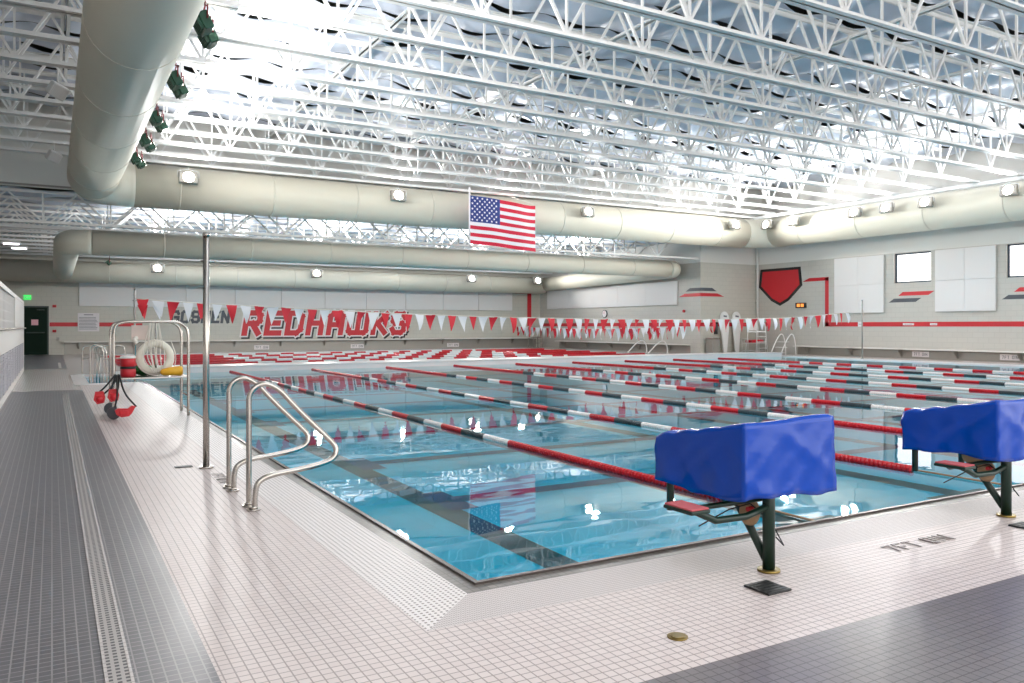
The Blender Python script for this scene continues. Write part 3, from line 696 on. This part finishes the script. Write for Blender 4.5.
def make_cover(seed):
    rnd = random.Random(seed); ph = [rnd.uniform(0,6) for _ in range(8)]
    r = empty('block_cover', (3.45, 3.14, 0)); tag(r, 'x', 'block cover', 'blue covers on the starting blocks')
    x0, x1, y0, y1 = -.30, .40, -.11, .60
    def top(u, v): return .855-.135*v
    m = MB(); N = 26
    def wr(p): # wrinkles
        return .012*(1-abs(math.sin(5*p[0]+6*p[1]+7*p[2]+ph[0])))**3+.011*(1-abs(math.sin(-8*p[0]+7*p[1]+9*p[2]+ph[1])))**3+.006*(1-abs(math.sin(13*p[1]-12*p[2]+9*p[0]+ph[2])))**2
    T = [[None]*(N+1) for _ in range(N+1)]
    for i in range(N+1):
        for j in range(N+1):
            u, v = i/N, j/N; x = x0+(x1-x0)*u; y = y0+(y1-y0)*v
            z = top(u, v)-.028*math.sin(PI*u)*math.sin(PI*v)+.010*math.sin(26*v+3*u+ph[3])*v+.02*math.exp(-((v-.05)/.06)**2)*(.5+.5*math.sin(5*u+ph[4]))
            z -= .012*max(0, 1-min(u,1-u,v,1-v)*14)
            T[i][j] = m.bm.verts.new((x, y, z))
    for i in range(N):
        for j in range(N):
            f_ = m.bm.faces.new((T[i][j], T[i+1][j], T[i+1][j+1], T[i][j+1])); f_.smooth = True
    loop = [T[i][0] for i in range(N)]+[T[N][j] for j in range(N)]+[T[i][N] for i in range(N,0,-1)]+[T[0][j] for j in range(N,0,-1)]
    cx, cy = (x0+x1)/2, (y0+y1)/2; K = 14; prev = loop; n = len(loop)
    for k in range(1, K+1):
        t = k/K; ring = []
        for q, v0 in enumerate(loop):
            s = q/n; ztop = v0.co.z; hem = .432+.012*math.sin(2*PI*s*3+ph[5])+.005*math.sin(2*PI*s*9+ph[6])
            z = ztop+(hem-ztop)*t
            dx, dy = v0.co.x-cx, v0.co.y-cy; l_ = math.hypot(dx, dy)
            flare = .006*t+.007*t*math.sin(2*PI*s*7+ph[7])+.006*t*math.sin(2*PI*s*15+ph[2])
            p = Vector((v0.co.x+dx/l_*flare, v0.co.y+dy/l_*flare, z)); w_ = wr(p)*min(1, 3*t)
            ring.append(m.bm.verts.new((p.x+dx/l_*w_, p.y+dy/l_*w_, p.z)))
        for q in range(n):
            f_ = m.bm.faces.new((prev[q], prev[(q+1)%n], ring[(q+1)%n], ring[q])); f_.smooth = True
        prev = ring
    o = m.build('cover_cloth', M['cover'], r)
    sm = o.modifiers.new('thick', 'SOLIDIFY'); sm.thickness = .004
    h = MB(); h.tube([v for v in [(x0+.02,y0+.02,.44),(x1-.02,y0+.02,.43)]], .004, 6)
    h.bm.free()
    return r
b1 = make_block(); b1['label'] = 'dark green starting block under the blue cover next to the pool corner'
b2_ = copy_tree(b1); b2_.location.x += 2.47; b2_.location.y += .06; b2_['label'] = 'dark green starting block second from the pool corner, cut by the picture edge'
c1 = make_cover(3); c1['label'] = 'blue vinyl cover over the starting block next to the pool corner'
c2 = make_cover(11); c2.location.x += 2.47; c2.location.y += .06; c2['label'] = 'blue vinyl cover over the second starting block, cut by the picture edge'
for x, y, lab in ((3.21,2.93,'black square floor plate in front of the first starting block'), (5.72,2.95,'black square floor plate in front of the second starting block')):
    m = MB(); m.box((-.085,-.085,0),(.085,.085,.012), bevel=.004)
    for k in range(5): m.box((-.07,-.066+k*.03,.012),(.07,-.06+k*.03,.014))
    tag(m.build('anchor_plate', M['black'], loc=(x,y,0)), lab, 'floor plate')
m = MB(); m.box((-.08,-.045,0),(.08,.045,.008), bevel=.003); tag(m.build('anchor_plate', M['black'], loc=(1.1,8.27,0)), 'small dark floor plate in the white tiles near the tall pole', 'floor plate')
m = MB(); m.cyl((0,0,0),(0,0,.006),.045,24); m.cyl((0,0,.006),(0,0,.009),.032,24); tag(m.build('floor_cap', M['brass'], loc=(2.37,2.67,0)), 'round brass floor cap in the white tiles', 'floor cap')
# ------------------------------------------------------------------ handrails
def smooth(pts, it=3):
    P = [Vector(p) for p in pts]
    for _ in range(it):
        Q = [P[0]]
        for a, c_ in zip(P, P[1:]): Q += [a*.75+c_*.25, a*.25+c_*.75]
        Q.append(P[-1]); P = Q
    return P
HG = 'stainless pool entry handrails'
for i, y in enumerate((6.15, 6.94)):
    e = empty('handrail', (1.29, y, 0)); tag(e, 'bent stainless handrail at the pool edge, %s the camera' % ('nearer' if i == 0 else 'behind the first, farther from'), 'handrail', HG)
    m = MB(); m.tube(smooth([(0,.08,0),(0,.08,.4),(0,.08,.72),(.0,.08,.86),(.10,.07,.935),(.22,.06,.88),(.32,.05,.76),(.46,.03,.61),(.60,.01,.47),(.655,0,.40),(.63,-.02,.325),(.52,-.04,.29),(.30,-.06,.262),(.13,-.075,.25),(.03,-.08,.21),(.01,-.08,.12),(.01,-.08,0)], 3), .021, 12); m.build('rail_tube', M['steel'], e)
    for yy_ in (.08, -.08):
        m = MB(); m.cyl((0,yy_,0),(0,yy_,.014),.05,20); m.cyl((0,yy_,.014),(0,yy_,.03),.033,20); m.build('escutcheon', M['steel'], e)
# ------------------------------------------------------------------ rescue stand
e = empty('rescue_stand', (.78, 13.0, 0)); tag(e, 'stainless rescue equipment stand with two arched rails at the pool edge', 'equipment stand')
for y in (0, .76):
    m = MB(); m.tube(smooth([(0,y,.07),(0,y,1.0),(0,y,1.36),(.12,y,1.42),(.26,y,1.425),(.78,y,1.425),(.92,y,1.41),(1.02,y,1.3),(1.02,y,.9),(1.02,y,0)], 2), .022, 12); m.build('arched_rail', M['steel'], e)
m = MB(); m.box((-.02,.0,.575),(1.04,.76,.60), bevel=.006); m.build('shelf', M['steel'], e)
for y in (0, .76):
    m = MB(); m.cyl((0,y-.03,.09),(0,y+.03,.09),.09,20); m.cyl((0,y-.04,.09),(0,y+.04,.09),.03,12); m.build('wheel', M['dark'], e)
m = MB(); m.tube([(0,0,.3),(0,.76,.3)], .014, 8); m.tube([(1.02,0,.3),(1.02,.76,.3)], .014, 8); m.build('cross_tie', M['steel'], e)
m = MB(); m.box((.26,.36,1.15),(.52,.375,1.37), bevel=.004); m.build('notice_board', M['beige'], e)
m = MB(); m.cyl((.6,.38,.6),(.6,.38,1.42),.016,10); m.build('hook_post', M['steel'], e)
rb = empty('ring_buoy', (1.36, 13.25, .88)); tag(rb, 'white ring buoy with rope standing on the rescue stand', 'ring buoy')
m = MB(); m.tube([(.215*math.cos(2*PI*k/36),.02*math.sin(4*PI*k/36),.215*math.sin(2*PI*k/36)) for k in range(36)], .058, 14, closed=True); m.build('ring_body', M['ring'], rb)
m = MB()
for k in range(9):
    a = random.uniform(-.16,.16); m.tube(smooth([(a*.6,-.02,.52),(a,-.06-.005*k,.3),(a+random.uniform(-.08,.08),-.085,.02),(a*.6+.05,-.085,-.20-.05*random.random())], 2), .007, 5)
m.tube(smooth([(.22,-.03,.25),(.30,-.06,.0),(.24,-.07,-.22),(.1,-.09,-.3),(-.2,-.09,-.22),(-.3,-.05,.05)], 2), .007, 5)
m.tube(smooth([(-.26,-.03,.3),(-.3,-.08,.28),(-.26,-.1,.22)], 1), .03, 8)
m.build('rescue_rope', M['rope'], rb)
for i, (z, top) in enumerate(((.60, 0), (.755, 1))):
    o = empty('rescue_float', (.98, 13.15, z)); tag(o, ('round red rescue float with white top, upper of two on the rescue stand' if i else 'round red rescue float, lower of two stacked on the rescue stand'), 'rescue float', 'red floats on the stand')
    m = MB(); m.tube([(0,0,0),(0,0,.02),(0,0,.12),(0,0,.14)], [.09,.105,.105,.09], 24); m.build('float_body', M['red'], o)
    m = MB(); m.tube([(0,0,.125),(0,0,.13),(0,0,.155),(0,0,.165)], [.106,.11,.105,.09], 24); m.build('float_top', M['whiterope'] if i else M['black'], o)
m = MB(); m.tube(smooth([(-.16,0,.07),(-.15,0,.07),(-.05,0,.07),(.1,0,.075),(.15,0,.075)], 2), [.035]+[.065]*16+[.075], 16) if 0 else None
m = MB(); m.tube([(-.18,0,.06),(-.15,0,.06),(-.02,0,.07),(.10,0,.075),(.135,0,.075)], [.02,.05,.066,.075,.06], 18)
o = m.build('rescue_can', M['yellow'], loc=(1.60,13.15,.60)); tag(o, 'yellow foam rescue can at the water end of the rescue stand', 'rescue can')
m = MB(); m.ball((0,0,.085), .15, .16, .085); m.ball((.1,.05,.07), .1, .1, .07); o = m.build('gear_bag', M['green'], loc=(1.22,13.5,.60)); tag(o, 'green gear bag lying behind the ring buoy', 'bag')
for i, (x, y, z, lab, sw) in enumerate(((.59,12.9,.24,'red hip pack hanging on the stand, outermost over the dark tiles',0), (.765,12.85,.27,'red hip pack hanging between two others on the rescue stand',.3), (.90,12.78,.05,'red hip pack hanging lowest, down by the stand wheel',0))):
    o = empty('hip_pack', (x, y, z)); tag(o, lab, 'hip pack', 'red hip packs on the stand')
    m = MB()
    if i < 2: m.prism([(-.055,.18),(.05,.185),(.075,.10),(.06,.02),(-.03,.0),(-.075,.06)], 'Y', -.045, .045); m.ball((.01,-.045,.07), .055, .035, .055); m.box((-.05,-.06,.10),(.05,-.03,.13), bevel=.01)
    else:
        m.prism([(-.12,.10),(-.10,.04),(-.04,.0),(.06,.01),(.10,.05),(.15,.15),(.10,.16),(.05,.12),(-.08,.13)], 'Y', -.05, .05); m.box((-.06,-.075,.03),(.05,-.05,.10), bevel=.01)
    m.build('pouch', M['redrope'], o)
    tx, tz = .80-x, .66-z
    m = MB(); m.tube(smooth([(-.04 if i < 2 else -.12,0,.14),(tx*.5-.03,0,tz*.5+.03),(tx,0,tz)], 2), .013, 6); m.tube(smooth([(.05 if i < 2 else .16,0,.14),(tx*.5+.05,0,tz*.55),(tx+.04,0,tz)], 2), .013, 6); m.build('strap', M['black'], o)
# ------------------------------------------------------------------ stair alcove rails
for i, y in enumerate((21.8, 23.2)):
    o = empty('stair_rail', (.8, y, 0)); tag(o, 'slim steel stair rail at the pool alcove, %s the rescue stand' % ('nearer' if i == 0 else 'farther from'), 'stair rail', 'stair rails at the alcove')
    m = MB(); m.tube(smooth([(.05,0,-.3),(.05,0,.7),(.07,0,.86),(.2,0,.88),(.33,0,.80),(.36,0,.6),(.36,0,-.3)], 2), .02, 10); m.build('rail_tube', M['steel'], o)
    m = MB(); m.cyl((.2,0,-.3),(.2,0,.83),.014,8); m.build('middle_post', M['steel'], o)
o = empty('guard_rail', (.75, 25.9, 0)); tag(o, 'low steel guard rail on the deck behind the alcove', 'guard rail')
m = MB(); m.tube(smooth([(0,0,0),(0,0,.7),(.05,0,.78),(.3,0,.8),(.85,0,.8),(1.05,0,.78),(1.1,0,.7),(1.1,0,0)], 2), .02, 10); m.build('top_rail', M['steel'], o)
m = MB(); m.tube([(0,0,.42),(1.1,0,.42)], .014, 8); m.build('middle_rail', M['steel'], o)
m = MB(); m.cyl((.55,0,.0),(.55,0,.8),.016,8); m.build('post', M['steel'], o)
# ------------------------------------------------------------------ far wall things
w = MB(); w.box((-1.2,YF-.05,0),(-1.13,YF+.02,2.3)); w.box((-.2,YF-.05,0),(-.13,YF+.02,2.3)); w.box((-1.2,YF-.05,2.23),(-.13,YF+.02,2.3))
d1 = S(w.build('door_1', M['frame']), 'dark green exit door in the far wall')
m = MB(); m.box((-1.13,YF-.035,.01),(-.2,YF,2.23), bevel=.006); leaf = S(m.build('door_leaf', M['door'], d1), None)
m = MB(); m.box((-1.05,YF-.09,1.02),(-.3,YF-.05,1.07), bevel=.008); S(m.build('push_bar', M['greensteel'], d1), None)
m = MB(); m.box((-.62,YF-.10,2.10),(-.3,YF-.04,2.15)); S(m.build('door_closer', M['greensteel'], d1), None)
m = MB(); m.box((-.84,YF-.04,1.40),(-.56,YF-.036,1.66)); S(m.build('door_notice', M['pink'], d1), None)
o = empty('exit_sign', (-1.0, YF, 2.6)); tag(o, 'lit green EXIT sign above the dark door', 'exit sign')
m = MB(); m.box((-.15,-.06,0),(.15,0,.2), bevel=.01); m.build('sign_box', M['exitlit'], o)
mb, L_ = strokes('EXIT', .11, .018, .02); t_ = mb.build('characters', M['white'], o); t_.rotation_euler = (PI/2,0,0); t_.location = (-L_/2,-.062,.045)
for lab, x, z in (('small red fire alarm high on the wall beside the exit door', .1, 2.3), ('small red pull station on the wall beside the exit door', .1, 1.12)):
    o = empty('fire_alarm', (x, YF, z)); tag(o, lab, 'fire alarm')
    m = MB(); m.box((-.08,-.06,-.06),(.08,0,.06), bevel=.015); m.build('alarm_body', M['red'], o)
    m = MB(); m.cyl((0,-.07,0),(0,-.06,0),.03,12); m.build('strobe_lens', M['redcord'], o)
m = MB(); m.box((-.06,-.05,-.07),(.06,0,.07), bevel=.01); m.box((-.03,-.06,-.03),(.03,-.05,.03)); tag(m.build('outlet_box', M['grey_metal'], loc=(.25,YF,.75)), 'small grey outlet box low on the wall beside the exit door', 'outlet box')
o = empty('rules_sign', (1.53, YF, 1.1)); tag(o, 'white posted pool rules sign on the far wall', 'sign')
m = MB(); m.box((-.46,-.02,0),(.46,0,.88), bevel=.004); m.build('sign_board', M['paper'], o)
m = MB(); m.box((-.2,-.024,.78),(.2,-.02,.82))
for k in range(9): m.box((-.4,-.024,.1+k*.07),(.4-.1*random.random(),-.02,.125+k*.07))
tag(m.build('printed_lines', M['ink'], o), 'rows of small print')
def bench(label, loc, rz, L_, z, step=2.4):
    o = empty('wall_bench', loc, rz); tag(o, label, 'bench')
    m = MB(); m.box((0,-.38,z-.05),(L_,0,z), bevel=.01); m.build('seat_slab', M['kick'], o)
    k = .6
    while k < L_:
        m = MB(); m.prism([(-.34,z-.05),(0,z-.05),(0,z-.35),(-.06,z-.35)], 'X', k-.03, k+.03); m.build('bracket', M['grey_metal'], o); k += step
    m = MB(); m.box((0,-.02,.0),(L_,0,z-.06)); m.build('back_board', M['grey_metal'], o)
bench('long pale bench under the lettering on the far wall', (.5,YF,0), 0, 26.4, .62)
bench('long pale bench under the windows on the side wall', (XW,26.4,0), -PI/2, 26, .42)
bench('pale bench under the panels beside the far pool', (XF,41.4,0), -PI/2, 11.7, .46)
o = empty('wall_clock', (XF, 36.7, 2.05), 0); tag(o, 'round white pace clock on the side wall of the far pool', 'clock')
m = MB(); m.cyl((0,0,0),(-.06,0,0),.22,28); m.build('clock_case', M['black'], o)
m = MB(); m.cyl((-.06,0,0),(-.066,0,0),.19,28); m.build('clock_face', M['paper'], o)
m = MB(); m.bar((-.07,0,0),(-.07,.12,.08),.012); m.bar((-.07,0,0),(-.07,-.02,.14),.012); m.build('clock_hands', M['red'], o)
m = MB(); m.cyl((0,0,0),(-.07,0,0),.07,16); m.cyl((-.07,0,0),(-.09,0,0),.04,12); tag(m.build('fire_bell', M['red'], loc=(XF,30.15,2.1)), 'small round red alarm bell on the side wall near the corner', 'alarm bell')
o = empty('timer_display', (XW, 26.2, 2.22)); tag(o, 'small amber lit timer display under the crest', 'timer')
m = MB(); m.box((-.09,-.3,0),(0,.3,.25), bevel=.012); m.build('display_case', M['black'], o)
m = MB(); m.box((-.095,-.2,.05),(-.09,-.03,.2)); m.box((-.095,.03,.05),(-.09,.2,.2)); m.build('display_digits', M['amber'], o)
for lab, y, z0, z1, wd in (('small white notice on the red stripe near the pennant pole', 23.0, 1.33, 1.55, .22), ('wide white notice on the red stripe below the first window', 20.7, 1.39, 1.48, .5), ('narrow pale notice on the red stripe below the square panel', 19.6, 1.39, 1.48, .3)):
    m = MB(); m.box((-.016,-wd/2,z0),(-.007,wd/2,z1)); m.box((-.018,-wd*.35,(z0+z1)/2-.008),(-.016,wd*.35,(z0+z1)/2+.008),1); tag(m.build('stripe_notice', [M['paper'], M['ink']], loc=(XW,y,0)), lab, 'notice')
m = MB(); m.cyl((0,0,0),(0,0,7),.05,12)
for z in (1.0,2.6,4.2): m.box((-.07,-.01,z),(.07,.09,z+.04))
tag(m.build('down_pipe', M['upper'], loc=(30.9,28.85,0)), 'white pipe running up the inner corner beside the crest', 'pipe')
o = empty('waste_bin', (27.65, 28.65, 0)); tag(o, 'grey metal bin standing against the return wall', 'bin')
m = MB(); m.box((-.24,-.24,.03),(.24,.24,.72), bevel=.02); m.build('bin_body', M['grey_metal'], o)
m = MB(); m.box((-.25,-.25,.72),(.25,.25,.80), bevel=.02); m.box((-.1,-.26,.74),(.1,-.25,.78)); m.build('bin_lid', M['steel'], o)
m = MB(); m.box((-.23,-.23,0),(.23,.23,.03)); m.build('bin_base', M['black'], o)
o = empty('wall_phone', (28.15, YJ, .95)); tag(o, 'black phone box on the return wall above the bin', 'phone')
m = MB(); m.box((-.1,-.09,0),(.1,0,.6), bevel=.015); m.build('phone_body', M['black'], o)
m = MB(); m.box((-.04,-.13,.15),(.04,-.09,.5), bevel=.012); m.build('handset', M['dark'], o)
for i, x in enumerate((28.45, 29.25)):
    o = empty('rescue_board', (x, 28.6, .0)); tag(o, 'white rounded rescue board propped upright in the corner, %s the bin' % ('beside' if i == 0 else 'farther from'), 'rescue board', 'upright rescue boards')
    pr_ = []
    for k in range(13):
        a = PI*k/12; pr_.append((.27*math.cos(a), 1.78+.32*math.sin(a)))
    pr_ += [(-.25,1.2),(-.16,.6),(-.10,.04),(.10,.04),(.16,.6),(.25,1.2)]
    m = MB(); m.prism(pr_, 'Y', 0, .07); bd = m.build('board_body', M['whiterope'], o); bd.rotation_euler = (-.12, .10, 0)
    m = MB(); m.box((-.1,-.006,1.82),(.12,-.001,1.9)); m.build('board_mark', M['ink'], bd)
o = empty('guard_chair', (29.3, 27.4, 0)); tag(o, 'white tubular lifeguard chair in the corner by the pool', 'lifeguard chair')
for sx in (-.35,.35):
    m = MB(); m.tube([(sx,-.35,0),(sx*.85,-.25,1.25),(sx*.85,-.2,1.5)], .02, 8); m.build('leg', M['white'], o)
    m = MB(); m.tube([(sx,.4,0),(sx*.85,.25,1.25),(sx*.85,.3,1.75)], .02, 8); m.build('leg', M['white'], o)
m = MB(); m.box((-.3,-.3,1.05),(.3,.25,1.12), bevel=.02); m.build('seat', M['whiterope'], o)
m = MB(); m.box((-.28,.24,1.15),(.28,.29,1.6), bevel=.02); m.build('backrest', M['whiterope'], o)
for z in (.3,.6,.85):
    m = MB(); m.tube([(-.33,-.32+.06*z,z),(.33,-.32+.06*z,z)], .018, 8); m.build('rung', M['white'], o)
o = empty('gear_rack', (29.55, 28.2, 0)); tag(o, 'low white rack with a shelf between lifeguard chair and wall', 'rack')
for sx in (-.0,1.2):
    m = MB(); m.tube([(sx,0,0),(sx,0,.75),(sx,.4,.75),(sx,.4,0)], .018, 8); m.build('rack_leg', M['white'], o)
m = MB(); m.box((-.02,0,.5),(1.22,.4,.53)); m.build('rack_shelf', M['white'], o)
m = MB(); m.box((-.02,0,.14),(1.22,.4,.16)); m.build('rack_shelf', M['white'], o)
for k in range(3):
    m = MB(); m.tube([(-.18,0,0),(-.16,0,0),(.16,0,0),(.18,0,0)], [.04,.075,.075,.04], 14); tag(m.build('rescue_tube', M['redrope'] if k != 1 else M['flag_red'], loc=(29.78+.4*k,28.36,.606)), 'red foam rescue tube on the rack, %s from the rescue boards' % ORD[k], 'rescue tube', 'rescue tubes on the rack')
o = empty('pool_ladder', (PX1+.38, 26.1, 0)); tag(o, 'white ladder with sloping rails at the pool edge near the corner', 'pool ladder')
for y in (-.3,.3):
    m = MB(); m.tube(smooth([(-.25,y,-.1),(-.1,y,.3),(.35,y,.95),(.6,y,1.0),(.75,y,.6),(.8,y,0)], 2), .024, 10); m.build('ladder_rail', M['whiterope'], o)
for z in (.1,.35,.6):
    m = MB(); m.box((-.16+.6*z,-.3,z),(.0+.6*z,.3,z+.03)); m.build('ladder_step', M['whiterope'], o)
for i, y in enumerate((30.6, 32.2)):
    o = empty('exit_rail', (FX1+.55, y, 0)); tag(o, 'sloping white rail at the side of the far pool, %s the return wall' % ('nearer' if i == 0 else 'farther from'), 'pool rail', 'rails beside the far pool')
    m = MB(); m.tube(smooth([(-.5,0,.0),(.2,0,.6),(.6,0,.62),(.75,0,.3),(.75,0,0)], 2), .03, 10); m.build('rail_tube', M['white'], o)
    m = MB(); m.cyl((.75,0,0),(.75,0,.02),.06,14); m.build('rail_foot', M['white'], o)
o = empty('guard_chair', (26.2, 42.6, 0)); tag(o, 'pale tubular chair frame in the far corner behind the far pool', 'lifeguard chair')
for sx in (-.35,.35):
    for sy in (-.3,.3):
        m = MB(); m.tube([(sx,sy,0),(sx*.85,sy*.8,1.0 if sy < 0 else 1.3)], .025, 8); m.build('leg', M['grey_metal'], o)
m = MB(); m.box((-.33,-.28,.62),(.33,.28,.68), bevel=.02); m.build('seat', M['grey_metal'], o)
m = MB(); m.tube([(-.33,-.29,.3),(.33,-.29,.3)], .02, 8); m.build('rung', M['grey_metal'], o)
# ------------------------------------------------------------------ spectator screen on the near side
GX = -.737; GY1 = 28.5
w = MB(); w.box((GX-.2,YB,0),(GX,GY1,.13)); w.box((GX-.2,YB,.87),(GX,GY1,1.26)); w.box((GX-.2,GY1-.25,0),(GX,GY1,2.1)); w.box((GX-.2,YB,2.02),(GX,GY1,2.1))
gw = S(w.build('wall_spectator', M['kick']), 'pale low wall with louvres and slatted screen beside the deck')
w = MB(); w.box((GX-.2,YB,.13),(GX-.06,GY1-.25,.87)); S(w.build('wall_louver_back', M['void'], gw), None)
w = MB(); z = .15
while z < .86: w.box((GX-.06,YB,z),(GX-.008,GY1-.25,z+.036)); z += .055
y = YB
while y < GY1-.3: w.box((GX-.03,y,.13),(GX,y+.16,.87)); y += 1.3
S(w.build('wall_louver', M['louver'], gw), None)
w = MB(); w.box((GX-.12,YB,1.26),(GX-.10,GY1-.25,2.02)); S(w.build('wall_screen_back', M['void'], gw), None)
w = MB(); y = YB
while y < 22: w.box((GX-.10,y,1.26),(GX-.04,y+.16,2.02)); y += .46
for z in (1.45,1.64,1.83): w.box((GX-.09,YB,z),(GX-.05,22,z+.03))
w.box((GX-.10,22,1.26),(GX-.01,GY1-.25,2.02))
S(w.build('wall_screen', M['kick'], gw), None)
w = MB(); w.tube([(GX+.05,YB,1.30),(GX+.05,GY1-.4,1.30)], .018, 8)
S(w.build('wall_rail', M['steel'], gw), None)
# ------------------------------------------------------------------ world, camera, colour
W = bpy.data.worlds.new('World'); bpy.context.scene.world = W; W.use_nodes = True
bg = W.node_tree.nodes['Background']; bg.inputs[0].default_value = (1,.985,.97,1); bg.inputs[1].default_value = 2.6
cam = bpy.data.cameras.new('camera'); co = bpy.data.objects.new('camera', cam); C.objects.link(co)
cam.sensor_width = 36; cam.lens = 36*800/1024; cam.shift_y = -15.5/1024; cam.clip_end = 200; cam.clip_start = .05
co.location = (0,0,1.36); co.rotation_euler = (PI/2, 0, math.radians(-29.9))
sc = bpy.context.scene; sc.camera = co
vs = sc.view_settings; vs.view_transform = 'Standard'; vs.look = 'None'; vs.exposure = 0.0; vs.gamma = 1; vs.use_curve_mapping = False
sc.cycles.max_bounces = 8; sc.cycles.diffuse_bounces = 4; sc.cycles.glossy_bounces = 4; sc.cycles.transparent_max_bounces = 8
sc.cycles.use_denoising = True; sc.cycles.sample_clamp_indirect = 6; sc.cycles.caustics_reflective = False
